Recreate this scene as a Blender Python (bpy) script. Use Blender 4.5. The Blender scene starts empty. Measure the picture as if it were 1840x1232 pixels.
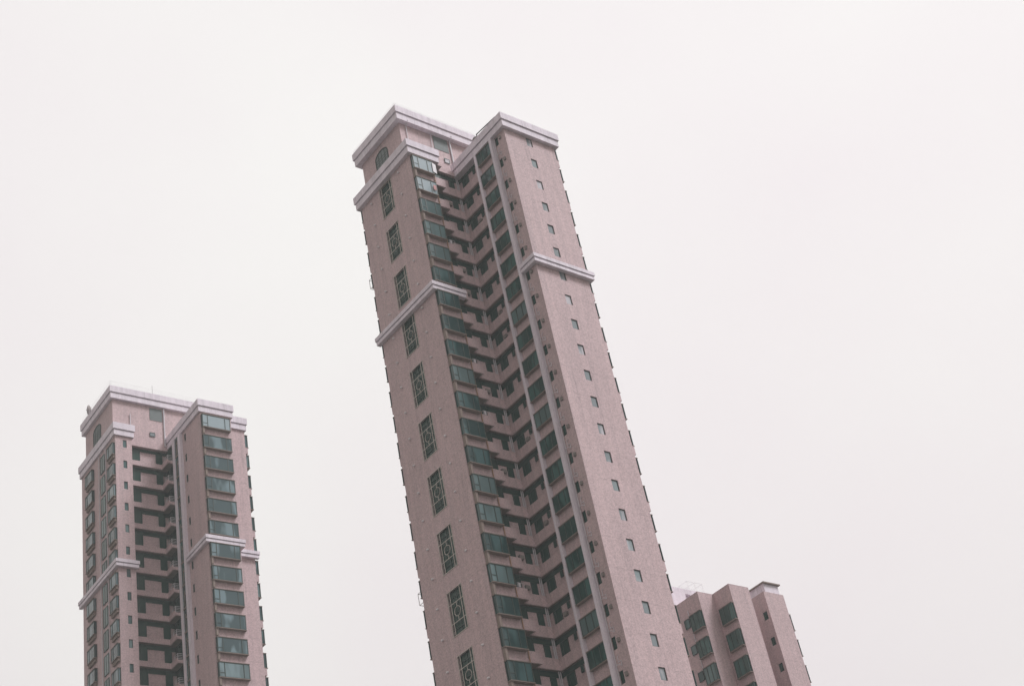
import bpy, math, random
from mathutils import Matrix, Vector
random.seed(7)
S = bpy.context.scene
COL = S.collection

# ------------------------------------------------------------------ camera
cam_d = bpy.data.cameras.new('camera')
cam = bpy.data.objects.new('camera', cam_d); COL.objects.link(cam)
PITCH, ROLL, FPX = 0.6107, -0.2160, 2672.55
cam_d.sensor_width = 36; cam_d.lens = FPX / 1840 * 36
cam_d.clip_start = 0.5; cam_d.clip_end = 20000
fw = Vector((0, math.cos(PITCH), math.sin(PITCH))); rt = Vector((1, 0, 0)); up = rt.cross(fw)
X = math.cos(ROLL) * rt + math.sin(ROLL) * up
Y = -math.sin(ROLL) * rt + math.cos(ROLL) * up
m = Matrix((X, Y, -fw)).transposed().to_4x4(); m.translation = (0, 0, 1.6)
cam.matrix_world = m
S.camera = cam

# ------------------------------------------------------------------ sky and sun
SUN_EL, SUN_AZ = math.radians(54), math.radians(97)   # azimuth clockwise from +Y: sun behind cloud, to the right
w = bpy.data.worlds.new('World'); S.world = w; w.use_nodes = True
nt = w.node_tree; nt.nodes.clear()
N = nt.nodes.new; Lk = nt.links.new
out = N('ShaderNodeOutputWorld')
sky = N('ShaderNodeTexSky'); sky.sky_type = 'NISHITA'; sky.sun_disc = False
sky.sun_elevation = SUN_EL; sky.sun_rotation = SUN_AZ; sky.air_density = 1; sky.dust_density = 3
bg1 = N('ShaderNodeBackground'); bg1.inputs['Strength'].default_value = 0.05
Lk(sky.outputs[0], bg1.inputs[0])
tc = N('ShaderNodeTexCoord'); no = N('ShaderNodeTexNoise'); no.inputs['Scale'].default_value = 2.2
no.inputs['Detail'].default_value = 4; no.inputs['Roughness'].default_value = .45
Lk(tc.outputs['Generated'], no.inputs['Vector'])
rp = N('ShaderNodeValToRGB')
rp.color_ramp.elements[0].position = .3; rp.color_ramp.elements[0].color = (.865, .79, .815, 1)
rp.color_ramp.elements[1].position = .7; rp.color_ramp.elements[1].color = (.925, .905, .88, 1)
Lk(no.outputs['Fac'], rp.inputs[0])
bg2 = N('ShaderNodeBackground'); bg2.inputs['Strength'].default_value = .562
def wm(op, *a, clamp=False):
    n_ = N('ShaderNodeMath'); n_.operation = op; n_.use_clamp = clamp
    for i_, q_ in enumerate(a):
        if isinstance(q_, (int, float)): n_.inputs[i_].default_value = q_
        else: Lk(q_, n_.inputs[i_])
    return n_.outputs[0]
# overcast sky; unseen horizon murk and cloud behind left added to darken left faces
sxyz = N('ShaderNodeSeparateXYZ'); Lk(tc.outputs['Generated'], sxyz.inputs[0])
low = wm('DIVIDE', wm('SUBTRACT', sxyz.outputs['Z'], .10), .16, clamp=True)
dp = N('ShaderNodeVectorMath'); dp.operation = 'DOT_PRODUCT'; Lk(tc.outputs['Generated'], dp.inputs[0])
dp.inputs[1].default_value = (-.62, -.72, .30)
hv = wm('DIVIDE', wm('SUBTRACT', dp.outputs['Value'], -.05), .75, clamp=True)
m1 = N('ShaderNodeMix'); m1.data_type = 'RGBA'; Lk(hv, m1.inputs[0]); Lk(rp.outputs[0], m1.inputs[6]); m1.inputs[7].default_value = (.74, .665, .62, 1)
m2 = N('ShaderNodeMix'); m2.data_type = 'RGBA'; Lk(low, m2.inputs[0]); m2.inputs[6].default_value = (.26, .245, .23, 1); Lk(m1.outputs[2], m2.inputs[7])
# sky grows gently brighter with height and towards the hidden sun on the right
gz = wm('DIVIDE', wm('SUBTRACT', sxyz.outputs['Z'], .28), .40, clamp=True)
dq = N('ShaderNodeVectorMath'); dq.operation = 'DOT_PRODUCT'; Lk(tc.outputs['Generated'], dq.inputs[0]); dq.inputs[1].default_value = (.95, .2, .3)
gf = wm('ADD', wm('MULTIPLY', gz, .07), wm('MULTIPLY', dq.outputs['Value'], .10))
gv = N('ShaderNodeVectorMath'); gv.operation = 'SCALE'; Lk(m2.outputs[2], gv.inputs[0]); Lk(wm('ADD', gf, .92), gv.inputs['Scale'])
pk = N('ShaderNodeMix'); pk.data_type = 'RGBA'; pk.blend_type = 'MULTIPLY'
Lk(wm('SUBTRACT', 1.0, gz), pk.inputs[0]); Lk(gv.outputs[0], pk.inputs[6]); pk.inputs[7].default_value = (1.0, .978, .98, 1)
Lk(pk.outputs[2], bg2.inputs[0])
mx = N('ShaderNodeMixShader'); mx.inputs[0].default_value = .93
Lk(bg1.outputs[0], mx.inputs[1]); Lk(bg2.outputs[0], mx.inputs[2]); Lk(mx.outputs[0], out.inputs['Surface'])

sd = bpy.data.lights.new('sun', 'SUN'); sd.energy = 1.5; sd.angle = math.radians(18); sd.color = (.985, .975, 1)
so = bpy.data.objects.new('sun', sd); COL.objects.link(so)
sdir = Vector((math.sin(SUN_AZ) * math.cos(SUN_EL), math.cos(SUN_AZ) * math.cos(SUN_EL), math.sin(SUN_EL)))
so.rotation_euler = sdir.to_track_quat('Z', 'Y').to_euler(); so.location = (60, -20, 150)

S.view_settings.view_transform = 'Standard'; S.view_settings.look = 'None'
S.view_settings.exposure = 1.0; S.view_settings.gamma = 1
S.render.engine = 'CYCLES'

# ------------------------------------------------------------------ materials
def mat(name, col, rough=.8, spec=.3, noise=None, metallic=0):
    M = bpy.data.materials.new(name); M.use_nodes = True
    b = M.node_tree.nodes['Principled BSDF']
    b.inputs['Base Color'].default_value = (*col, 1); b.inputs['Roughness'].default_value = rough
    b.inputs['Specular IOR Level'].default_value = spec; b.inputs['Metallic'].default_value = metallic
    if noise: noise(M.node_tree, b, col)
    return M

def tile_noise(amp=.32, streak=.2, joints=True, warm=(1, .96, .93)):
    def f(nt, b, col):
        N = nt.nodes.new; L = nt.links.new
        def math_(op, a, c=None):
            n = N('ShaderNodeMath'); n.operation = op
            for i, s in enumerate((a, c)):
                if s is None: continue
                if isinstance(s, (int, float)): n.inputs[i].default_value = s
                else: L(s, n.inputs[i])
            return n.outputs[0]
        tc = N('ShaderNodeTexCoord')
        # mosaic tiles: small cells of slightly different tone
        v = N('ShaderNodeTexVoronoi'); v.inputs['Scale'].default_value = 10; L(tc.outputs['Object'], v.inputs['Vector'])
        sep = N('ShaderNodeSeparateColor'); L(v.outputs['Color'], sep.inputs[0])
        fine = N('ShaderNodeTexNoise'); fine.inputs['Scale'].default_value = 3.2; fine.inputs['Detail'].default_value = 6; fine.inputs['Roughness'].default_value = .75
        L(tc.outputs['Object'], fine.inputs['Vector'])
        # rain streaks, stretched down the wall
        mp = N('ShaderNodeMapping'); mp.inputs['Scale'].default_value = (1.7, 1.7, .09); L(tc.outputs['Object'], mp.inputs['Vector'])
        st = N('ShaderNodeTexNoise'); st.inputs['Scale'].default_value = 1; st.inputs['Detail'].default_value = 5; L(mp.outputs[0], st.inputs['Vector'])
        big = N('ShaderNodeTexNoise'); big.inputs['Scale'].default_value = .12; big.inputs['Detail'].default_value = 3; L(tc.outputs['Object'], big.inputs['Vector'])
        a = math_('MULTIPLY', math_('SUBTRACT', sep.outputs[0], .5), amp)
        c = math_('MULTIPLY', math_('SUBTRACT', fine.outputs['Fac'], .5), amp * .7)
        s = math_('MULTIPLY', math_('SUBTRACT', st.outputs['Fac'], .5), streak * 2)
        mp2 = N('ShaderNodeMapping'); mp2.inputs['Scale'].default_value = (5.5, 5.5, .22); L(tc.outputs['Object'], mp2.inputs['Vector'])
        st2 = N('ShaderNodeTexNoise'); st2.inputs['Scale'].default_value = 1; st2.inputs['Detail'].default_value = 3; L(mp2.outputs[0], st2.inputs['Vector'])
        s = math_('SUBTRACT', s, math_('MULTIPLY', math_('MAXIMUM', math_('SUBTRACT', st2.outputs['Fac'], .58), 0.0), streak * 5))
        g = math_('MULTIPLY', math_('SUBTRACT', big.outputs['Fac'], .5), .18)
        t = math_('ADD', math_('ADD', math_('ADD', a, c), math_('ADD', s, g)), 1.0)
        if joints:
            sx = N('ShaderNodeSeparateXYZ'); L(tc.outputs['Object'], sx.inputs[0])
            fr = math_('FRACT', math_('DIVIDE', sx.outputs['Z'], 2.9))
            t = math_('SUBTRACT', t, math_('MULTIPLY', math_('LESS_THAN', fr, .02), .13))
        hue = N('ShaderNodeMix'); hue.data_type = 'RGBA'
        L(math_('MULTIPLY', st.outputs['Fac'], .8), hue.inputs[0])
        hue.inputs[6].default_value = (*col, 1); hue.inputs[7].default_value = (col[0] * warm[0], col[1] * warm[1], col[2] * warm[2], 1)
        vm = N('ShaderNodeVectorMath'); vm.operation = 'SCALE'; L(hue.outputs[2], vm.inputs[0]); L(t, vm.inputs['Scale'])
        L(vm.outputs[0], b.inputs['Base Color'])
    return f

def glass_nodes(nt, b, col):
    # tinted window glass with curtains or blinds behind part of it; every pane differs
    N = nt.nodes.new; L = nt.links.new
    tc = N('ShaderNodeTexCoord'); oi = N('ShaderNodeObjectInfo')
    off = N('ShaderNodeVectorMath'); off.operation = 'ADD'
    cmb = N('ShaderNodeCombineXYZ')
    r1 = N('ShaderNodeMath'); r1.operation = 'MULTIPLY'; r1.inputs[1].default_value = 57.3; L(oi.outputs['Random'], r1.inputs[0])
    L(r1.outputs[0], cmb.inputs[0]); L(r1.outputs[0], cmb.inputs[1]); L(r1.outputs[0], cmb.inputs[2])
    L(tc.outputs['Object'], off.inputs[0]); L(cmb.outputs[0], off.inputs[1])
    mp = N('ShaderNodeMapping'); mp.inputs['Scale'].default_value = (1, 1, .35); L(off.outputs[0], mp.inputs['Vector'])
    n1 = N('ShaderNodeTexNoise'); n1.inputs['Scale'].default_value = .75; n1.inputs['Detail'].default_value = 1.5; L(mp.outputs[0], n1.inputs['Vector'])
    cr = N('ShaderNodeValToRGB'); e = cr.color_ramp.elements
    e[0].position = .50; e[0].color = (*col, 1); e[1].position = .60; k_ = 1.0 if col[0] > .015 else .35; e[1].color = (col[0] * 2.4 + .06 * k_, col[1] * 1.8 + .09 * k_, col[2] * 1.8 + .10 * k_, 1)
    L(n1.outputs['Fac'], cr.inputs[0])
    # some panes brighter as a whole
    gt = N('ShaderNodeMath'); gt.operation = 'GREATER_THAN'; gt.inputs[1].default_value = .8; L(oi.outputs['Random'], gt.inputs[0])
    mul = N('ShaderNodeMath'); mul.operation = 'MULTIPLY'; mul.inputs[1].default_value = .35; L(gt.outputs[0], mul.inputs[0])
    mx = N('ShaderNodeMix'); mx.data_type = 'RGBA'; L(mul.outputs[0], mx.inputs[0]); L(cr.outputs[0], mx.inputs[6]); mx.inputs[7].default_value = (.24, .33, .34, 1)
    L(mx.outputs[2], b.inputs['Base Color'])
    # slightly wavy panes
    nb = N('ShaderNodeTexNoise'); nb.inputs['Scale'].default_value = .9; L(off.outputs[0], nb.inputs['Vector'])
    bp = N('ShaderNodeBump'); bp.inputs['Strength'].default_value = .25; bp.inputs['Distance'].default_value = .05; L(nb.outputs['Fac'], bp.inputs['Height'])
    L(bp.outputs[0], b.inputs['Normal'])

M = {
 'wall': mat('pink_mosaic_tile', (.51, .396, .41), .75, .3, tile_noise()),
 'trim': mat('lilac_painted_render', (.72, .67, .73), .8, .25, tile_noise(.10, .28, False, (.97, .96, .97))),
 'glass': mat('green_tinted_glass', (.014, .050, .050), .08, .45, glass_nodes),
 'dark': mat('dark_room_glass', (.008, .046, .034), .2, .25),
 'stripglass': mat('deep_green_glass', (.009, .048, .040), .1, .35, glass_nodes),
 'pale': mat('pale_reflecting_glass', (.19, .23, .245), .07, .6, glass_nodes),
 'bayglass': mat('blue_grey_curtained_glass', (.040, .078, .086), .08, .5, glass_nodes),
 'bright': mat('sky_reflection_glass', (.29, .37, .40), .1, .7),  # top panes: sky reflection put into the base colour
 'frame': mat('dark_green_aluminium', (.02, .045, .04), .5, .4),
 'grille': mat('cream_painted_iron', (.50, .46, .42), .6, .3),
 'pipe': mat('pale_plastic_pipe', (.58, .56, .60), .5, .4),
 'rust': mat('rusty_brown_pipe', (.36, .22, .15), .7, .3, tile_noise(.25, .3, False)),
 'louvre': mat('grey_louvre_metal', (.17, .20, .20), .6, .4),
 'soffit': mat('shade_toned_render', (.24, .195, .175), .85, .2, tile_noise(.08, .2, False)),  # darker render: shade of the undersides put into the base colour
 'ac': mat('weathered_ac_casing', (.22, .20, .19), .6, .4, tile_noise(.2, .2, False)),
 'white': mat('white_painted_metal', (.75, .74, .76), .5, .4),
 'dkmetal': mat('dark_weathered_metal', (.10, .09, .09), .6, .4),
 'ground': mat('asphalt_and_paving', (.11, .10, .09), .9, .2, tile_noise(.2, .1, False)),
}

# ------------------------------------------------------------------ mesh helpers
class MB:
    def __init__(s): s.v = []; s.f = []
    def quad(s, *p):
        i = len(s.v); s.v += [tuple(q) for q in p]; s.f.append(tuple(range(i, i + len(p))))
    def box(s, x0, x1, y0, y1, z0, z1):
        if x0 > x1: x0, x1 = x1, x0
        if y0 > y1: y0, y1 = y1, y0
        i = len(s.v)
        s.v += [(x0,y0,z0),(x1,y0,z0),(x1,y1,z0),(x0,y1,z0),(x0,y0,z1),(x1,y0,z1),(x1,y1,z1),(x0,y1,z1)]
        s.f += [tuple(i + k for k in f) for f in ((0,3,2,1),(4,5,6,7),(0,1,5,4),(1,2,6,5),(2,3,7,6),(3,0,4,7))]
        return s
    def tube(s, p, q, r, n=8):
        p = Vector(p); q = Vector(q); d = (q - p).normalized()
        a = d.orthogonal().normalized(); b = d.cross(a); i = len(s.v)
        for c in (p, q):
            for k in range(n):
                t = 2 * math.pi * k / n; s.v.append(tuple(c + r * (math.cos(t) * a + math.sin(t) * b)))
        for k in range(n):
            j = (k + 1) % n; s.f.append((i + k, i + j, i + n + j, i + n + k))
        s.f.append(tuple(i + n - 1 - k for k in range(n))); s.f.append(tuple(i + n + k for k in range(n)))
        return s
    def path(s, pts, r, n=6):
        for a, b in zip(pts[:-1], pts[1:]): s.tube(a, b, r, n)
        return s
    def panel(s, p, q, z0, z1, holes=()):
        """vertical wall from p to q; outward normal is to the right of p->q. holes: (s0, s1, z0, z1, depth)"""
        d = Vector((q[0] - p[0], q[1] - p[1])); L = d.length; d /= L; n = Vector((d.y, -d.x))
        P = lambda a, z, k=0: (p[0] + d.x * a - n.x * k, p[1] + d.y * a - n.y * k, z)
        zs = sorted({z0, z1} | {h[2] for h in holes} | {h[3] for h in holes})
        for za, zb in zip(zs[:-1], zs[1:]):
            zc = (za + zb) / 2
            hs = sorted([h for h in holes if h[2] < zc < h[3]])
            a = 0
            for h in hs:
                s.quad(P(a, za), P(h[0], za), P(h[0], zb), P(a, zb)); a = h[1]
            s.quad(P(a, za), P(L, za), P(L, zb), P(a, zb))
        for a, b, c, e, k in holes:
            s.quad(P(a, c), P(b, c), P(b, c, k), P(a, c, k)); s.quad(P(a, e), P(a, e, k), P(b, e, k), P(b, e))
            s.quad(P(a, c), P(a, c, k), P(a, e, k), P(a, e)); s.quad(P(b, c), P(b, e), P(b, e, k), P(b, c, k))
        return s
    def prism(s, pts, z0, z1):
        n = len(pts); i = len(s.v)
        s.v += [(x, y, z0) for x, y in pts] + [(x, y, z1) for x, y in pts]
        s.f.append(tuple(i + n - 1 - k for k in range(n))); s.f.append(tuple(i + n + k for k in range(n)))
        for k in range(n):
            j = (k + 1) % n; s.f.append((i + k, i + j, i + n + j, i + n + k))
        return s
    def build(s, name, m, parent=None, loc=(0, 0, 0)):
        me = bpy.data.meshes.new(name); me.from_pydata(s.v, [], s.f); me.validate(); me.update()
        me.materials.append(M[m] if isinstance(m, str) else m)
        o = bpy.data.objects.new(name, me); COL.objects.link(o); o.parent = parent; o.location = loc
        return o

def empty(name, loc, yaw, label, cat, group=None):
    o = bpy.data.objects.new(name, None); COL.objects.link(o)
    o.location = loc; o.rotation_euler = (0, 0, yaw); o.empty_display_size = 2
    o['label'] = label; o['category'] = cat
    if group: o['group'] = group
    return o

def tag(o, label, cat):
    o['label'] = label; o['category'] = cat; return o

def repeat(o, zs):
    """copy part o (built for z = 0) and its sub-parts to each height in zs"""
    kids = list(o.children)
    res = []
    for i, z in enumerate(zs):
        if i == 0: c = o
        else:
            c = o.copy(); COL.objects.link(c); c.parent = o.parent
            for k in kids:
                d = k.copy(); COL.objects.link(d); d.parent = c
        c.location = (o.location[0], o.location[1], z)
        res.append(c)
    return res

def spin(x, y, ox, oy, ax):
    return (ox + x * ax[0], oy + x * ax[1])

class Face:
    """local frame on a wall: s runs along the wall, k is the distance out from it"""
    def __init__(s, o, d, n): s.o, s.d, s.n = o, d, n
    def box(s, mb, s0, s1, k0, k1, z0, z1):
        x = [s.o[0] + s.d[0] * a + s.n[0] * b for a, b in ((s0, k0), (s1, k1))]
        y = [s.o[1] + s.d[1] * a + s.n[1] * b for a, b in ((s0, k0), (s1, k1))]
        mb.box(x[0], x[1], y[0], y[1], z0, z1)
    def pt(s, a, k, z): return (s.o[0] + s.d[0] * a + s.n[0] * k, s.o[1] + s.d[1] * a + s.n[1] * k, z)

def bay(root, F, s0, s1, z0, z1, p, zs, mull=(), glass='glass', sill=.07, name='bay_window', bracket=True, hbar=None, apron=None, bright=()):
    """projecting glazed bay: glass box, frame bars, sill and head slabs, side bracket under it"""
    f = MB()
    t = .075
    g = MB(); F.box(g, s0 + t, s1 - t, 0.0, p - .03, z0 + sill, z1 - sill)
    for a in (s0, s1 - t): F.box(f, a, a + t, p - t, p, z0 + sill, z1 - sill); F.box(f, a + .004, a + t - .004, 0, t, z0 + sill, z1 - sill)
    for a in mull: F.box(f, a, a + .085, p - t, p + .01, z0 + sill + t, z1 - sill - t)
    for a in (z0 + sill, z1 - sill - t): F.box(f, s0 + t, s1 - t, p - t, p, a, a + t)
    if hbar: F.box(f, hbar[0], hbar[1], p - t, p + .004, hbar[2], hbar[2] + .06)
    o = f.build(name, 'frame', root)
    g.build('glass', glass, o)
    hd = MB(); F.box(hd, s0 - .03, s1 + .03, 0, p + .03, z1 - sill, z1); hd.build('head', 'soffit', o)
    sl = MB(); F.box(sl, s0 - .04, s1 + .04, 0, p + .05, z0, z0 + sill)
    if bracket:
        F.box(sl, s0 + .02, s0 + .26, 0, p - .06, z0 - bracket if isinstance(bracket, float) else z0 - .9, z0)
    if apron: F.box(sl, s0 + .05, s1 - .05, 0, p - .1, z0 - apron, z0)  # box added so the bay's underside reads dark
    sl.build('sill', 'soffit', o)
    res = repeat(o, zs)
    for i in bright:
        for k in res[i].children:
            if k.name.startswith('glass'):
                k.data = k.data.copy(); k.data.materials.clear(); k.data.materials.append(M['bright'])
    return res

def flat_window(root, F, s0, s1, z0, z1, depth, zs, name, glass='glass', mull=(), bars=(), t=.05):
    """window set back in its opening by depth"""
    f = MB()
    F.box(f, s0, s0 + t, -depth, -depth + .05, z0, z1); F.box(f, s1 - t, s1, -depth, -depth + .05, z0, z1)
    F.box(f, s0 + t, s1 - t, -depth, -depth + .05, z0, z0 + t); F.box(f, s0 + t, s1 - t, -depth, -depth + .05, z1 - t, z1)
    for a in mull: F.box(f, a - t / 2, a + t / 2, -depth, -depth + .045, z0 + t, z1 - t)
    for b in bars: F.box(f, s0 + t, s1 - t, -depth, -depth + .04, b - t / 2, b + t / 2)
    o = f.build(name, 'frame', root)
    g = MB(); F.box(g, s0 + .01, s1 - .01, -depth - .06, -depth + .02, z0 + .01, z1 - .01); g.build('glass', glass, o)
    return repeat(o, zs)

def cornice(root, rings, zt, zg, zb, c, name='cornice', m='trim', solid=True):
    """rings: list of footprints (x0,x1,y0,y1) of walls under it, with which sides overhang; two steps with a groove between"""
    mb = MB()
    for (x0, x1, y0, y1, l, r, d, u) in rings:
        for cc, a, b in ((c, zg + .03, zt), (c - .22, zg - .05, zg + .03), (c - .12, zb, zg - .05)):
            mb.box(x0 - (cc if l else 0), x1 + (cc if r else 0), y0 - (cc if d else 0), y1 + (cc if u else 0), a, b)
    return mb.build(name, m, root)

def railing(root, pts, z, h, posts=3.0, r=.02, name='roof_railing', m='white'):
    mb = MB()
    mb.path([(x, y, z + h) for x, y in pts], r)
    mb.path([(x, y, z + h * .5) for x, y in pts], r * .8)
    for (x0, y0), (x1, y1) in zip(pts[:-1], pts[1:]):
        n = max(1, int(math.hypot(x1 - x0, y1 - y0) / posts))
        for i in range(n + 1):
            t = i / n; mb.tube((x0 + (x1 - x0) * t, y0 + (y1 - y0) * t, z - .05), (x0 + (x1 - x0) * t, y0 + (y1 - y0) * t, z + h), r, 6)
    return mb.build(name, m, root)

H = 2.9
# ------------------------------------------------------------------ ground
g = MB(); g.quad((-6000, -6000, 0), (6000, -6000, 0), (6000, 6000, 0), (-6000, 6000, 0))
go = g.build('ground', 'ground'); go['kind'] = 'structure'; go['label'] = 'paved ground of the housing estate'

def arch_pts(F, s0, s1, zb, zs, n=14):
    r = (s1 - s0) / 2; c = (s0 + s1) / 2
    return [(s0, zb)] + [(c - r * math.cos(math.pi * i / n), zs + r * .62 * math.sin(math.pi * i / n)) for i in range(n + 1)] + [(s1, zb)]

def arched_window(root, F, s0, s1, zb, zs):
    pts = arch_pts(F, s0, s1, zb, zs)
    g = MB()
    def slab(mb, pts, k0, k1):
        i = len(mb.v); n = len(pts)
        mb.v += [F.pt(a, k0, z) for a, z in pts] + [F.pt(a, k1, z) for a, z in pts]
        mb.f.append(tuple(i + k for k in range(n))); mb.f.append(tuple(i + 2 * n - 1 - k for k in range(n)))
        for k in range(n):
            j = (k + 1) % n; mb.f.append((i + k, i + n + k, i + n + j, i + j))
    fr = MB()
    for (a, b), (c, d) in zip(pts[:-1], pts[1:]):
        fr.tube(F.pt(a, .03, b), F.pt(c, .03, d), .06, 6)
    for q in (1 / 4, 1 / 2, 3 / 4):
        a = s0 + (s1 - s0) * q; zt = zs + (s1 - s0) / 2 * .62 * math.sin(math.acos(1 - 2 * q))
        F.box(fr, a - .025, a + .025, .0, .05, zb, zt)
    for k in range(int((zs - zb) / .35) + 2):
        z = zb + .35 * k
        if z < zs: F.box(fr, s0, s1, .0, .035, z - .02, z + .02)
    o = fr.build('arched_window', 'frame', root)
    slab(g, pts, -.01, .012); g.build('louvre', 'louvre', o)
    return o

# ================================================================== MAIN TOWER
def main_tower():
    Z0 = 104.067; K = 23; ks = list(range(K)); zk = [Z0 - H * k for k in ks]
    bu, bv, vA, uR = 6.54, 7.42, 9.10, 13.06
    root = empty('apartment_tower', (-6.081, 111.094, 0), .7636,
        'tallest pink apartment tower in the middle, with ladder-like grille windows on its left face', 'tower block')
    zt, zb = 106.39, 104.69
    RV, RU = 1.02, 6.92        # recess wall planes
    SV = .65                 # parapet plane of the inner part
    w = MB()
    # face A-left (u = 0), seen from the left: runs v = 9.1 -> 0
    lad = []
    for j in range(11):
        zc = Z0 - H * (2 * j + .5) - .07
        lad.append((vA - 5.72, vA - 3.52, zc - 2.05, zc + 2.05, .22))
    w.panel((0, vA), (0, 0), 0, zb, lad)
    w.panel((0, 0), (2.85, 0), 0, zb)
    w.panel((2.85, 0), (2.85, RV), 0, zb)
    w.panel((2.85, RV), (RU, RV), 0, 105.2)
    w.panel((RU, RV), (RU, -2.95), 0, 105.2)
    w.panel((bu, -2.95), (bu, -5.3), 0, zb)
    sm = [(.50, 1.00, z - .60, z + .48, .16) for z in zk]      # along v from -5.3: -5.80..-6.30
    w.panel((bu, -5.3), (bu, -bv), 0, zb, sm)
    rw = [(2.80, 3.56, z - .58, z + .55, .17) for z in zk]
    w.panel((bu, -bv), (uR, -bv), 0, zb, rw)
    w.panel((uR, -bv), (uR, 6.0), 0, zb)
    w.panel((uR, 6.0), (8.5, 6.0), 0, zb); w.panel((8.5, 6.0), (8.5, vA), 0, zb)
    w.panel((8.5, vA), (0, vA), 0, zb)
    # penthouse walls
    w.box(.5, 12.6, 1.32, 8.45, 105.3, 110.64)
    w.box(2.86, RU, SV, RV + .3, 104.74, 105.3); w.box(2.86, 4.05, .02, SV, 104.74, 105.0)
    wall = w.build('wall', 'wall', root)

    cornice(root, [(0, 3.05, 0, vA, 1, 1, 1, 1)], zt, 105.5, zb, .512)
    cornice(root, [(bu, uR, -bv, .9, 1, 1, 1, 0)], zt - .004, 105.5, zb - .003, .512)
    cornice(root, [(.5, 12.6, 1.32, 8.45, 1, 1, 1, 1)], 112.40, 111.5, 110.64, .66)
    c = MB()
    for cc, a, b in ((.5, 87.52, 87.93), (.32, 87.42, 87.52), (.42, 87.05, 87.42)):
        c.box(-cc, .02, -cc, vA + cc, a, b); c.box(.02, 3.02 + cc, -cc, .02, a, b)
    c.build('string_course', 'trim', root)
    c = MB()
    for cc, a, b in ((.5, 87.52, 87.93), (.32, 87.42, 87.52), (.42, 87.05, 87.42)):
        c.box(bu - cc, bu + .02, -bv - cc, -5.72, a, b); c.box(bu + .02, uR + cc, -bv - cc, -bv + .02, a, b)
        c.box(uR - .02, uR + cc, -bv + .02, -4.8, a, b)
    c.build('string_course', 'trim', root)
    # flat roofs
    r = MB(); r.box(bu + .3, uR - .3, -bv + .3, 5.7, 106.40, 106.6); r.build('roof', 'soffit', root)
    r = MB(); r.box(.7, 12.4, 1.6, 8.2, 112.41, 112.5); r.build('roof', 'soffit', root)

    # pilasters
    for a, b, p in ((-2.65, -2.97, 6.14), (-5.28, -5.64, 6.14)):
        q = MB(); q.box(p, bu + .05 if a < -3 else RU, a, b, 0, 104.7); q.build('pilaster', 'trim', root)

    FA = Face((0, 0), (0, 1), (-1, 0)); FR = Face((0, 0), (1, 0), (0, -1))
    FB = Face((bu, 0), (0, -1), (-1, 0)); FBR = Face((0, -bv), (1, 0), (0, -1))
    # corner bays
    bay(root, FR, .06, 2.48, -1.42, .42, .42, zk, mull=(.62, 1.75), name='bay_window', bracket=1.05, hbar=(.12, .62, -.75), bright=(0, 1))
    # strip bays between the pilasters
    bay(root, FB, 2.99, 5.27, -1.12, .55, .30, zk, mull=(3.7, 4.5), name='strip_window', bracket=False, glass='stripglass')
    # bays on the hidden flanks that show on the outline
    FX = Face((uR, -bv), (0, 1), (1, 0)); FY = Face((0, vA), (1, 0), (0, 1))
    bay(root, FX, .22, 2.2, -.85, .85, .46, zk, mull=(.9,), name='side_bay_window', bracket=False)
    bay(root, FY, .20, 2.2, -.85, .85, .46, zk, mull=(.9,), name='side_bay_window', bracket=False)
    for f_ in (FX, FY):
        sp = MB(); f_.box(sp, .2, 2.2, 0, .42, -1.75, -.86); repeat(sp.build('spandrel', 'wall', root), zk[::2])
    # small square windows on the right front
    flat_window(root, FBR, bu + 2.80, bu + 3.56, -.58, .55, .12, zk, 'small_window', 'pale', bars=(), t=.06)
    # narrow windows beside the right pilaster
    flat_window(root, FB, 5.80, 6.30, -.60, .48, .12, zk, 'narrow_window', 'dark', t=.045)
    # windows inside the recess
    FRV = Face((0, RV), (1, 0), (0, -1)); FRU = Face((RU, 0), (0, -1), (-1, 0))
    flat_window(root, FRV, 2.90, 4.35, -2.05, .62, -.05, zk, 'balcony_door', 'dark', mull=(3.5,), t=.05)
    flat_window(root, FRV, 5.42, 6.08, -1.6, .10, -.05, zk, 'balcony_window', 'dark', t=.05)
    flat_window(root, FRU, -.50, .55, -1.6, .18, -.05, zk, 'recess_window', 'dark', mull=(-.2,), t=.05)
    flat_window(root, FRU, 1.35, 1.72, -.45, .18, -.05, zk, 'vent_window', 'dark', t=.04)
    # parapets of the recess, one per floor
    b = MB()
    b.box(2.87, 4.05, 0.0, .13, -2.25, -1.22); b.box(3.92, 4.05, .13, SV, -2.25, -1.22)
    b.box(4.05, bu + .13, SV, SV + .13, -2.25, -1.22)
    b.box(bu, bu + .13, -2.64, SV, -2.25, -1.22)
    b = b.build('balcony_parapet', 'wall', root)
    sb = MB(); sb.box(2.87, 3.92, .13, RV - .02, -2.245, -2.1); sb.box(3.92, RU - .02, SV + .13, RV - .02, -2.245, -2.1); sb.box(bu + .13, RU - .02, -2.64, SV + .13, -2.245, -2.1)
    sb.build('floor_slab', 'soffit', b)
    repeat(b, zk)
    # dark strip under each slab
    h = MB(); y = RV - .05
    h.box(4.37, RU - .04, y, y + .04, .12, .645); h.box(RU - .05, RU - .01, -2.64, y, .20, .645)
    repeat(h.build('dark_strip', 'dark', root), zk)
    # drain pipes
    p = MB(); p.tube((2.70, -.10, 0), (2.70, -.10, 105.0), .055); p.build('rust_pipe', 'rust', root)
    for x, y in ((6.42, .9), (6.62, .9)):
        p = MB(); p.tube((x, y, 0), (x, y, 104.9), .055); p.build('drain_pipe', 'pipe', root)
    p = MB(); p.tube((RU - .1, -2.05, 0), (RU - .1, -2.05, 104.9), .05); p.build('drain_pipe', 'pipe', root)
    p = MB(); p.tube((bu - .08, -5.80, 0), (bu - .08, -5.80, 104.6), .045); p.build('drain_pipe', 'pipe', root)
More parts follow.
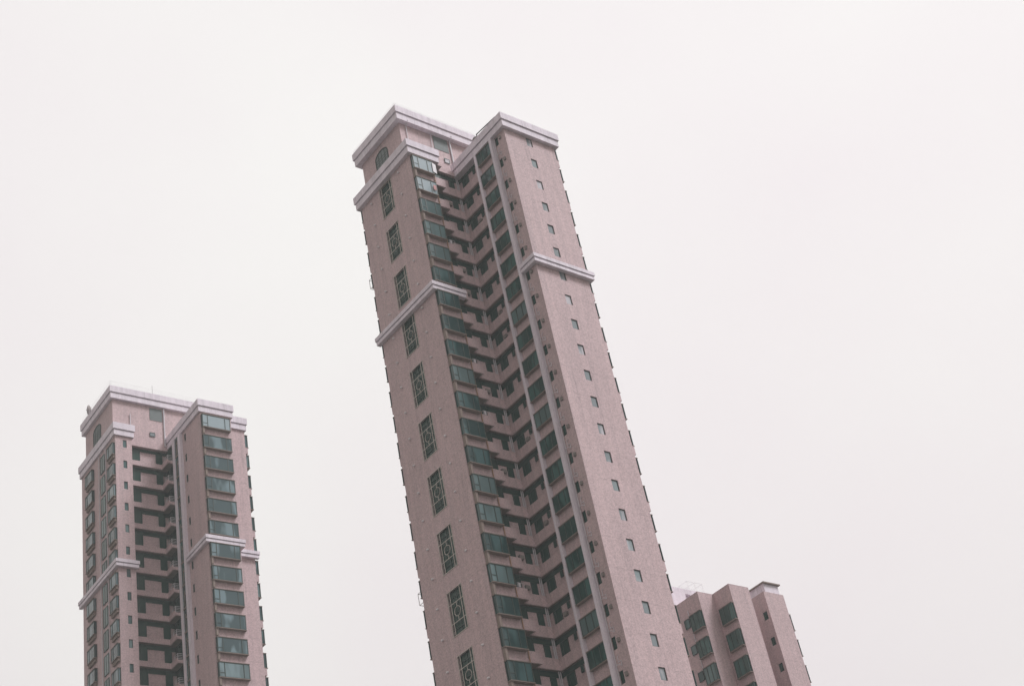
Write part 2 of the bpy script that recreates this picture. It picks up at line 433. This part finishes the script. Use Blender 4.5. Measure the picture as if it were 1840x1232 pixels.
    for x, z0, z1, rr in ((6.88, 105.3, 110.9, .09), (1.30, 106.4, 110.8, .05), (4.42, 106.4, 110.8, .04)):
        p = MB(); p.path([(x, 1.2, z0), (x, 1.2, z1 - .4), (x, .75, z1)], rr); p.build('drain_pipe', 'pipe', root)
    p = MB(); p.box(6.95, 7.5, .7, 1.3, 106.4, 107.2); p.build('duct', 'trim', root)
    # small toilet pipes with branches on the flank, and air conditioners
    q = MB()
    q.path([(bu - .10, -5.84, .75), (bu - .22, -5.95, .93), (bu - .22, -6.25, .93), (bu - .06, -6.42, .78), (bu - .06, -6.42, 1.2), (bu - .06, -6.1, 1.2)], .03)
    q.path([(bu - .06, -6.1, 1.2), (bu - .06, -6.1, 1.65), (bu - .06, -6.3, 1.75)], .028)
    repeat(q.build('branch_pipe', 'pipe', root), zk)
    a = MB(); FB.box(a, 6.56, 6.82, 0, .17, -.22, .12)
    a.tube((bu - .18, -6.69, -.05), (bu - .16, -6.69, -.05), .11, 12)
    for o in repeat(a.build('air_conditioner', 'ac', root), zk[:]): pass
    # a few wall units and washing lines inside the recess, different on every floor
    a = MB(); a.box(4.62, 5.12, RV - .28, RV - .01, -.75, -.38); a.tube((4.87, RV - .29, -.56), (4.87, RV - .27, -.56), .15, 12)
    repeat(a.build('air_conditioner', 'ac', root), [zk[i] for i in (1, 4, 5, 9, 12, 15, 16)])
    a = MB(); a.box(RU - .27, RU - .01, -1.28, -.86, -.95, -.6)
    repeat(a.build('air_conditioner', 'ac', root), [zk[i] for i in (2, 6, 7, 11, 14, 17)])
    a = MB(); a.path([(3.1, .05, -1.2), (3.1, .05, -.75), (3.8, .05, -.75), (3.8, .05, -1.2)], .02); a.box(3.2, 3.45, .04, .06, -1.15, -.76)
    repeat(a.build('clothes_rail', 'pipe', root), [zk[i] for i in (3, 8, 10, 16)])
    # round vent caps on the left face
    for s, dz, nm in ((7.2, -.15, 'vent_cap'), (2.1, -.05, 'vent_cap')):
        v = MB(); v.tube(FA.pt(s, 0, 0), FA.pt(s, .16, -.05), .10, 10); v.tube(FA.pt(s, .1, -.02), FA.pt(s, .2, -.12), .07, 8)
        repeat(v.build(nm, 'white', root, (0, 0, 0)), [z + dz for z in zk])
    # ladder-like grille windows
    g = MB()
    s0, s1, hh = 3.52, 5.72, 2.05
    for s in (s0 + .03, s1 - .03): FA.box(g, s - .03, s + .03, -.02, .05, -hh, hh)
    for s in (s0 + .36, s1 - .40): FA.box(g, s - .03, s + .03, 0, .045, -hh, hh)
    for z in (-.92, .80): FA.box(g, s0 + .06, s1 - .06, 0, .04, z - .03, z + .03)
    for z in (-hh + .03, hh - .03): FA.box(g, s0 + .06, s1 - .06, -.01, .04, z - .03, z + .03)
    cx, cz, rr = (s0 + s1) / 2 - .02, -.06, .43
    for i in range(18):
        a0, a1 = 2 * math.pi * i / 18, 2 * math.pi * (i + 1) / 18
        g.tube(FA.pt(cx + rr * math.cos(a0), .02, cz + rr * math.sin(a0)), FA.pt(cx + rr * math.cos(a1), .02, cz + rr * math.sin(a1)), .032, 6)
    g.tube(FA.pt(cx, .02, cz + rr), FA.pt(cx, .02, .80), .028, 6); g.tube(FA.pt(cx, .02, cz - rr), FA.pt(cx, .02, -.92), .028, 6)
    go_ = g.build('grille_window', 'grille', root)
    gg = MB(); FA.box(gg, s0 - .02, s1 + .02, -.26, -.20, -hh - .02, hh + .02); gg.build('glass', 'dark', go_)
    bb = MB()
    for z in (-1.4, -.02, 1.4): FA.box(bb, s0, s1, -.2, -.14, z - .04, z + .04)
    FA.box(bb, cx - .04, cx + .04, -.2, -.145, -hh, hh)
    bb.build('frame', 'frame', go_)
    repeat(go_, [Z0 - H * (2 * j + .5) - .07 for j in range(11)])
    # penthouse openings
    FP = Face((.5, 0), (0, 1), (-1, 0)); FQ = Face((0, 1.32), (1, 0), (0, -1))
    arched_window(root, FP, 3.85, 6.05, 106.42, 109.05)
    def louvre(x0, x1, z0, z1):
        l = MB(); n = int((z1 - z0) / .14)
        for i in range(n):
            z = z0 + .14 * i; FQ.box(l, x0, x1, .0, .05, z, z + .09)
        FQ.box(l, x0, x1, 0, .02, z0, z1)
        l.build('louvre', 'louvre', root)
    louvre(4.75, 6.6, 108.75, 110.6); 
    flat_window(root, FQ, 5.75, 6.4, 107.1, 107.7, -.06, [0], 'penthouse_window', 'pale')
    railing(root, [(-.05, 8.9), (-.05, .8), (13.1, .8)], 112.38, .38, r=.014)
    # things on the lower roof
    t = MB(); t.path([(bu - .30, -3.75, 106.38), (bu - .30, -3.75, 106.95), (bu - .30, -6.9, 106.62), (bu - .30, -6.9, 106.38)], .06, 8)
    t.build('roof_railing', 'dkmetal', root)
    return root

MT = main_tower()

# ================================================================== LEFT TOWER
def left_tower():
    Z0 = 101.928; K = 19; zk = [Z0 - H * k for k in range(K)]
    bu, bv, vA = 7.34, 7.75, 10.39
    u1, u2, vB2 = 11.38, 14.16, -5.75
    root = empty('apartment_tower', (-48.805, 146.23, 0), .7271,
        'leftmost pink apartment tower, with wide green bay windows and a dish on its roof', 'tower block')
    zt, zb = 104.97, 103.27
    c = .30
    RV, RU, SV = 1.55, 7.25, 1.0
    w = MB()
    w.panel((0, vA), (0, 0), 0, zb)
    w.panel((0, 0), (2.1, 0), 0, zb, [(.97, 1.45, z - .18, z + .87, .15) for z in zk])
    w.panel((2.1, 0), (2.1, RV), 0, zb)
    w.panel((2.1, RV), (RU, RV), 0, 103.3)
    w.panel((RU, RV), (RU, -.70), 0, 103.3)
    w.panel((bu, -2.15), (bu, -bv), 0, zb, [(1.17, 1.65, z - .18, z + .87, .15) for z in zk])
    w.panel((bu, -bv), (u1, -bv), 0, zb)
    w.panel((u1, -bv), (u1, vB2), 0, zb); w.panel((u1, vB2), (u2, vB2), 0, zb); w.panel((u2, vB2), (u2, 5), 0, zb)
    w.panel((u2, 5), (8.5, 5), 0, zb); w.panel((8.5, 5), (8.5, vA), 0, zb); w.panel((8.5, vA), (0, vA), 0, zb)
    w.box(.25, 12.6, 1.12, 9.6, 103.5, 109.3)
    w.box(2.12, RU + .1, SV, RV + .2, 103.0, 103.5)
    w.build('wall', 'wall', root)
    cornice(root, [(0, 2.1, 0, vA, 1, 1, 1, 1)], zt, 104.05, zb, c + .03)
    cornice(root, [(bu, u1, -bv, 1.2, 1, 1, 1, 0)], zt - .004, 104.05, zb - .003, c + .03)
    cornice(root, [(u1 + .35, u2, vB2, 1.2, 0, 1, 1, 0)], zt - .008, 104.05, zb - .006, c + .03)
    cornice(root, [(.25, 12.6, 1.12, 9.7, 1, 1, 1, 1)], 111.0, 110.1, 109.3, .48)
    c_ = MB()
    for cc, a, b in ((.46, 85.95, 86.37), (.28, 85.87, 85.95), (.38, 85.5, 85.87)):
        c_.box(-cc, .02, -cc, vA + cc, a, b); c_.box(.02, 1.95 + cc, -cc, .02, a, b)
    c_.build('string_course', 'trim', root)
    c_ = MB()
    for cc, a, b in ((.46, 85.95, 86.37), (.28, 85.87, 85.95), (.38, 85.5, 85.87)):
        c_.box(bu - cc, bu + .02, -bv - cc, -3.0, a, b); c_.box(bu + .02, u1 + cc, -bv - cc, -bv + .02, a, b)
        c_.box(u1 + .02, u1 + cc, -bv + .02, vB2 - cc, a, b); c_.box(u1 + .02, u2 + cc, vB2 - cc, vB2 + .02, a, b)
    c_.build('string_course', 'trim', root)
    r = MB(); r.box(bu + .2, u1 - .2, -bv + .2, 5, 104.98, 105.1); r.build('roof', 'soffit', root)
    # pilasters framing the dark slot
    q = MB(); q.box(6.95, RU + .3, -.70, -1.30, 0, 103.26); q.build('pilaster', 'trim', root)
    q = MB(); q.box(6.95, bu + .1, -2.25, -2.85, 0, 103.26); q.build('pilaster', 'trim', root)
    s = MB(); s.panel((7.06, -1.30), (7.06, -2.25), 0, 103.3); s.build('slot_wall', 'stripglass', root)
    # slot ledges
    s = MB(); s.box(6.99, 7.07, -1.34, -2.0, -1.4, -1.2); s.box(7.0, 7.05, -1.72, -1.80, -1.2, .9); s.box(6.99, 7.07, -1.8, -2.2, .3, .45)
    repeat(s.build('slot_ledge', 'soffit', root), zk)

    FA = Face((0, 0), (0, 1), (-1, 0)); FR = Face((0, 0), (1, 0), (0, -1))
    FB = Face((bu, 0), (0, -1), (-1, 0)); FBR = Face((0, -bv), (1, 0), (0, -1))
    bay(root, FBR, bu + .14, 11.08, -.90, .98, .38, zk, mull=(8.1, 10.35), name='bay_window', bracket=.85, hbar=(7.55, 8.1, -.35), glass='bayglass', bright=(0,))
    FX = Face((u2, vB2), (0, 1), (1, 0)); FY = Face((0, vA), (1, 0), (0, 1))
    bay(root, FX, .22, 2.2, -.9, .95, .5, zk, mull=(.9,), name='side_bay_window', bracket=False)
    bay(root, FY, .3, 2.2, -.9, .95, .42, zk, mull=(.9,), name='side_bay_window', bracket=False)
    sp = MB(); FX.box(sp, .2, 2.2, 0, .42, -1.75, -.92)
    repeat(sp.build('spandrel', 'wall', root), zk[::2])
    # left face: two columns of bays and a narrow strip between
    bay(root, FA, .06, 1.85, -1.35, .35, .34, zk, mull=(1.3,), name='front_bay_window', bracket=False, apron=.4, glass='bayglass')
    bay(root, FA, 6.5, 8.6, -1.35, .35, .34, zk, mull=(8.0,), name='front_bay_window', bracket=False, apron=.4, glass='bayglass')
    flat_window(root, FA, 3.1, 4.4, -1.75, .6, -.06, zk, 'stair_window', 'stripglass', mull=(3.8,))
    p = MB(); p.tube((-.12, 2.72, 0), (-.12, 2.72, 103), .05); p.build('drain_pipe', 'pipe', root)
    p = MB(); p.tube((-.12, 4.75, 0), (-.12, 4.75, 103), .05); p.build('drain_pipe', 'pipe', root)
    flat_window(root, FR, .97, 1.45, -.18, .87, .11, zk, 'small_window', 'glass', t=.045)
    flat_window(root, FB, 3.32, 3.80, -.18, .87, .11, zk, 'small_window', 'dark', t=.045)
    FRV = Face((0, RV), (1, 0), (0, -1)); FRU = Face((RU, 0), (0, -1), (-1, 0))
    flat_window(root, FRV, 2.15, 3.75, -1.6, 1.12, -.06, zk, 'balcony_door', 'dark', mull=(2.95,))
    flat_window(root, FRV, 5.8, 6.65, -1.4, 1.1, -.06, zk, 'balcony_window', 'dark')
    flat_window(root, FRU, -1.7, .3, -1.4, 1.1, -.06, zk, 'recess_window', 'dark', mull=(-.7,))
    b = MB()
    b.box(2.12, 6.43, SV, SV + .13, -1.68, -1.02)
    b.box(6.30, 6.43, -.55, SV, -1.68, -1.02)
    b.box(6.30, 6.94, -.68, -.55, -1.68, -1.3)
    h = MB(); y = RV - .07; h.box(2.13, RU - .04, y, y + .04, .66, 1.215); h.box(RU - .08, RU - .04, -.5, y, .66, 1.215)  # dark strip below the slab above
    repeat(h.build('dark_strip', 'dark', root), zk)
    o = b.build('balcony_parapet', 'wall', root)
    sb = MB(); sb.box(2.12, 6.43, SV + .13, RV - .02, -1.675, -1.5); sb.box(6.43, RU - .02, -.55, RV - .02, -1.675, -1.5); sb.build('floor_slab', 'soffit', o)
    rl = MB()
    for z in (-1.15, -.95, -.75, -.55): rl.tube((6.36, -.62, z), (6.93, -.62, z), .028, 6)
    for z in (-.8, -.55): rl.tube((6.36, -.62, z), (6.36, .2, z), .028, 6)
    rl.tube((6.36, .2, -1.02), (6.36, .2, -.55), .028, 6); rl.tube((6.36, -.62, -1.3), (6.36, -.62, -.55), .03, 6)
    rl.build('railing', 'pipe', o)
    repeat(o, zk)
    # penthouse
    FP = Face((.25, 0), (0, 1), (-1, 0)); FQ = Face((0, 1.12), (1, 0), (0, -1))
    arched_window(root, FP, 4.75, 7.0, 105.2, 107.6)
    l = MB(); FQ.box(l, 5.05, 6.7, 0, .02, 107.3, 109.1)
    for i in range(12): FQ.box(l, 5.05, 6.7, 0.02, .05, 107.3 + .15 * i, 107.4 + .15 * i)
    l.build('louvre', 'louvre', root)
    flat_window(root, FQ, 4.95, 5.65, 104.85, 105.4, -.06, [0], 'penthouse_window', 'pale')
    for x, z0, z1, rr in ((6.88, 103.6, 109.4, .09), (2.45, 105.0, 107.5, .06)):
        p = MB(); p.tube((x, 1.0, z0), (x, 1.0, z1), rr); p.build('drain_pipe', 'pipe', root)
    railing(root, [(-.1, 9.8), (-.1, .75), (12.9, .75)], 110.98, .7, r=.010)
    return root
LT = left_tower()

def in_tower(T, x, y, z):
    a = T.rotation_euler[2]; c, s = math.cos(a), math.sin(a)
    return (T.location[0] + c * x - s * y, T.location[1] + s * x + c * y, z)

# satellite dish on the left tower's roof
d = empty('satellite_dish', in_tower(LT, .12, 7.5, 111.0), .7271, 'grey satellite dish on the left end of the left tower roof', 'satellite dish')
mb = MB(); R_, n = .66, 20
rings = [[(R_ * q * math.cos(2 * math.pi * i / n), R_ * q * math.sin(2 * math.pi * i / n), .28 * q * q) for i in range(n)] for q in (.25, .5, .75, 1)]
mb.v.append((0, 0, 0))
for r_ in rings: mb.v += r_
for i in range(n): mb.f.append((0, 1 + i, 1 + (i + 1) % n))
for k in range(3):
    for i in range(n): mb.f.append((1 + k * n + i, 1 + k * n + (i + 1) % n, 1 + (k + 1) * n + (i + 1) % n, 1 + (k + 1) * n + i)[::-1])
o = mb.build('reflector', 'ac', d, (0, 0, .75)); o.rotation_euler = (0, math.radians(-78), math.radians(-42))
mb = MB(); mb.tube((0, 0, 0), (0, 0, .75), .05); mb.tube((0, 0, .5), (.25, .1, 0), .03); mb.build('mast', 'dkmetal', d)
mb = MB(); mb.tube((0, 0, .7), (-.4, .3, .85), .02); mb.tube((-.4, .3, .85), (-.45, .34, .9), .06); mb.build('feed_horn', 'dkmetal', d)
# drying frames on the hidden flank of the middle tower, seen on its left outline
for i, (zz, tx) in enumerate(((96.2, 'white drying frame on the left outline of the middle tower, above its lower moulding'),
                              (60.6, 'white drying frame low on the left outline of the middle tower'))):
    f = MB(); x0, x1 = .5, 1.6
    f.path([(x0, 0, 0), (x0, .75, 0), (x1, .75, 0), (x1, 0, 0)], .03)
    f.path([(x0, 0, -1.1), (x0, .75, -1.1), (x1, .75, -1.1), (x1, 0, -1.1)], .03)
    for x in (x0, x1): f.tube((x, .75, 0), (x, .75, -1.1), .03)
    o = tag(f.build('drying_rack', 'white', None, in_tower(MT, 0, 9.56, zz)), tx, 'drying rack'); o.rotation_euler = (0, 0, .7636)
# an open white sash and pink washing at the top two bays
f = MB(); f.box(0, .03, 0, .55, 0, 1.25); 
sash = f.build('open_sash', 'white', MT, (2.36, -.45, 102.95)); sash.rotation_euler = (0, 0, math.radians(-78))
wf = MB()
for k in range(6):
    wf.quad((.06 * k, .02 * (k % 2), 0), (.06 * (k + 1), .02 * ((k + 1) % 2), 0), (.06 * (k + 1), .02 * ((k + 1) % 2), .62), (.06 * k, .02 * (k % 2), .62))
for k in range(6):
    wf.quad((.06 * k, .02 * (k % 2) + .012, .62), (.06 * (k + 1), .02 * ((k + 1) % 2) + .012, .62), (.06 * (k + 1), .02 * ((k + 1) % 2) + .012, 0), (.06 * k, .02 * (k % 2) + .012, 0))
M['cloth'] = mat('pink_cotton', (.62, .36, .36), .9, .1)
o = tag(wf.build('hanging_shirt', 'cloth', None, in_tower(MT, 1.95, -.52, 100.35)), 'pink washing hanging outside the second bay window from the top', 'laundry'); o.rotation_euler = (0, 0, .7636)
# lightning rod
r = MB(); r.tube((0, 0, 0), (0, 0, 1.45), .022, 6); r.box(-.1, .1, -.1, .1, 0, .08)
tag(r.build('lightning_rod', 'dkmetal', None, in_tower(LT, 5.5, 1.0, 111.0)), 'thin dark lightning rod standing on the left tower roof edge', 'lightning rod')
# equipment on the main tower's lower roof
e = empty('roof_tank', in_tower(MT, 6.55, -3.3, 106.39), .7636, 'small rounded grey tank by the cornice of the middle tower', 'tank')
mb = MB()
n = 14
prof = [(.02, 0), (.42, 0), (.46, .25), (.44, .42), (.3, .56), (.02, .6)]
for r_, z in prof: mb.v += [(r_ * math.cos(2 * math.pi * i / n), r_ * math.sin(2 * math.pi * i / n), z) for i in range(n)]
for k in range(len(prof) - 1):
    for i in range(n): mb.f.append((k * n + i, k * n + (i + 1) % n, (k + 1) * n + (i + 1) % n, (k + 1) * n + i))
mb.build('body', 'ac', e)
mb = MB(); mb.tube((0, 0, .58), (0, 0, .66), .12, 10); mb.build('lid', 'dkmetal', e)

# ================================================================== RIGHT TOWER
def right_tower():
    Zw = 63.37; K = 9; zk = [62.8 - H * k for k in range(K)]
    root = empty('apartment_tower', (16.456, 142.235, 0), .765,
        'lowest pink apartment tower at the right, partly hidden behind the tallest, flat roof without cornice', 'tower block')
    zt = 65.75
    a, b, wd, u2, v2, r2 = 2.92, 2.45, 2.22, 5.34, .11, 8.36
    w = MB()
    w.panel((-8.5, 6.2), (-8.5, b), 0, zt); w.panel((-8.5, 12), (-8.5, 6.2), 0, zt)
    # L-face of the far-left block at u=-wd runs away to the left
    w.v = []; w.f = []
    vb0 = 7.2
    w.panel((-wd, vb0), (-wd, b), 0, zt); w.panel((-wd, b), (0, b), 0, zt)
    w.panel((0, b), (0, 0), 0, zt); w.panel((0, 0), (a, 0), 0, zt); w.panel((a, 0), (a, 4.2), 0, zt)
    w.panel((a, 4.2), (u2, 4.2), 0, zt)
    w.panel((u2, 4.2), (u2, v2), 0, zt, [(3.15, 3.75, z + .0, z + .9, .15) for z in zk])
    w.panel((u2, v2), (r2, v2), 0, zt); w.panel((r2, v2), (r2, 12), 0, zt); w.panel((r2, 12), (-wd, 12), 0, zt)
    w.panel((-wd, 12), (-wd, vb0), 0, zt)
    # roof slab
    w.prism([(-wd, b), (0, b), (0, 0), (a, 0), (a, 4.2), (u2, 4.2), (u2, v2), (r2, v2), (r2, 12), (-wd, 12)], zt - .02, zt + .05)
    w.build('wall', 'wall', root)
    # coping
    # lift house and rear parapet block
    p = MB()
    p.panel((-4.5, 8.0), (7.2, 8.0), 64.5, 69.55, [(6.7, 7.45, 68.0, 69.0, .4)])
    p.box(-4.5, 7.2, 8.4, 11.8, 64.6, 69.3)
    p.box(-4.5, 7.2, 8.0, 8.4, 69.55, 69.6)
    p.build('rear_roof_block', 'trim', root)
    l = MB(); l.box(5.95, 8.15, .35, 3.6, zt + .02, 66.95); l.build('lift_house', 'trim', root)
    l = MB(); l.box(5.78, 8.4, .12, 3.9, 66.95, 67.08); l.build('lift_house_roof', 'soffit', root)
    F1 = Face((0, 0), (0, 1), (-1, 0)); F0 = Face((-wd, 0), (0, 1), (-1, 0)); F2 = Face((u2, 0), (0, 1), (-1, 0))
    FX = Face((r2, v2), (0, 1), (1, 0))
    bay(root, F1, .06, 1.95, -1.0, .92, .34, zk, glass='stripglass', mull=(.6, 1.3), name='bay_window', bracket=False)
    bay(root, F0, b + .04, 4.15, -1.0, .92, .34, zk, glass='stripglass', mull=(3.0, 3.6), name='bay_window', bracket=False)
    flat_window(root, F0, 4.45, 5.2, -.1, .9, -.06, zk, 'small_window', 'glass')
    flat_window(root, F2, .56, 1.16, 0, .9, .11, zk, 'narrow_window', 'dark', t=.045)
    p = MB(); p.tube((-wd - .1, 4.3, 0), (-wd - .1, 4.3, 64.5), .045); p.build('drain_pipe', 'pipe', root)
    bay(root, FX, .22, 2.2, -1.0, .9, .46, zk, mull=(.9,), name='side_bay_window', bracket=False)
    # open steel frames on the rear roof
    for x0, x1 in ((-2.6, .6), (3.3, 5.6)):
        f = MB(); z0, z1 = 69.6, 70.85
        n = 2
        for y in (8.3, 9.6):
            f.path([(x0, y, z1), (x1, y, z1)], .016)
            for i in range(n + 1):
                x = x0 + (x1 - x0) * i / n; f.tube((x, y, z0), (x, y, z1), .016, 6)
            for i in range(n):
                xa = x0 + (x1 - x0) * i / n; xb = x0 + (x1 - x0) * (i + 1) / n
                f.tube((xa, y, z0), (xb, y, z1), .012, 6)
        for i in range(n + 1):
            x = x0 + (x1 - x0) * i / n; f.tube((x, 8.3, z1), (x, 9.6, z1), .016, 6)
        f.build('roof_frame', 'white', root)
    return root
RT = right_tower()

# ================================================================== haze: closed box of thin even air
hz = MB(); hz.box(-320, 320, -60, 420, -1.0, 150)
ho = hz.build('haze', 'ground'); ho['kind'] = 'stuff'; ho['label'] = 'thin grey city haze'
HM = bpy.data.materials.new('haze_air'); HM.use_nodes = True; ht = HM.node_tree; ht.nodes.clear()
ov = ht.nodes.new('ShaderNodeOutputMaterial'); pv = ht.nodes.new('ShaderNodeVolumePrincipled')
pv.inputs['Color'].default_value = (.90, .97, .96, 1); pv.inputs['Density'].default_value = .00062
ht.links.new(pv.outputs[0], ov.inputs['Volume'])
ho.data.materials.clear(); ho.data.materials.append(HM)
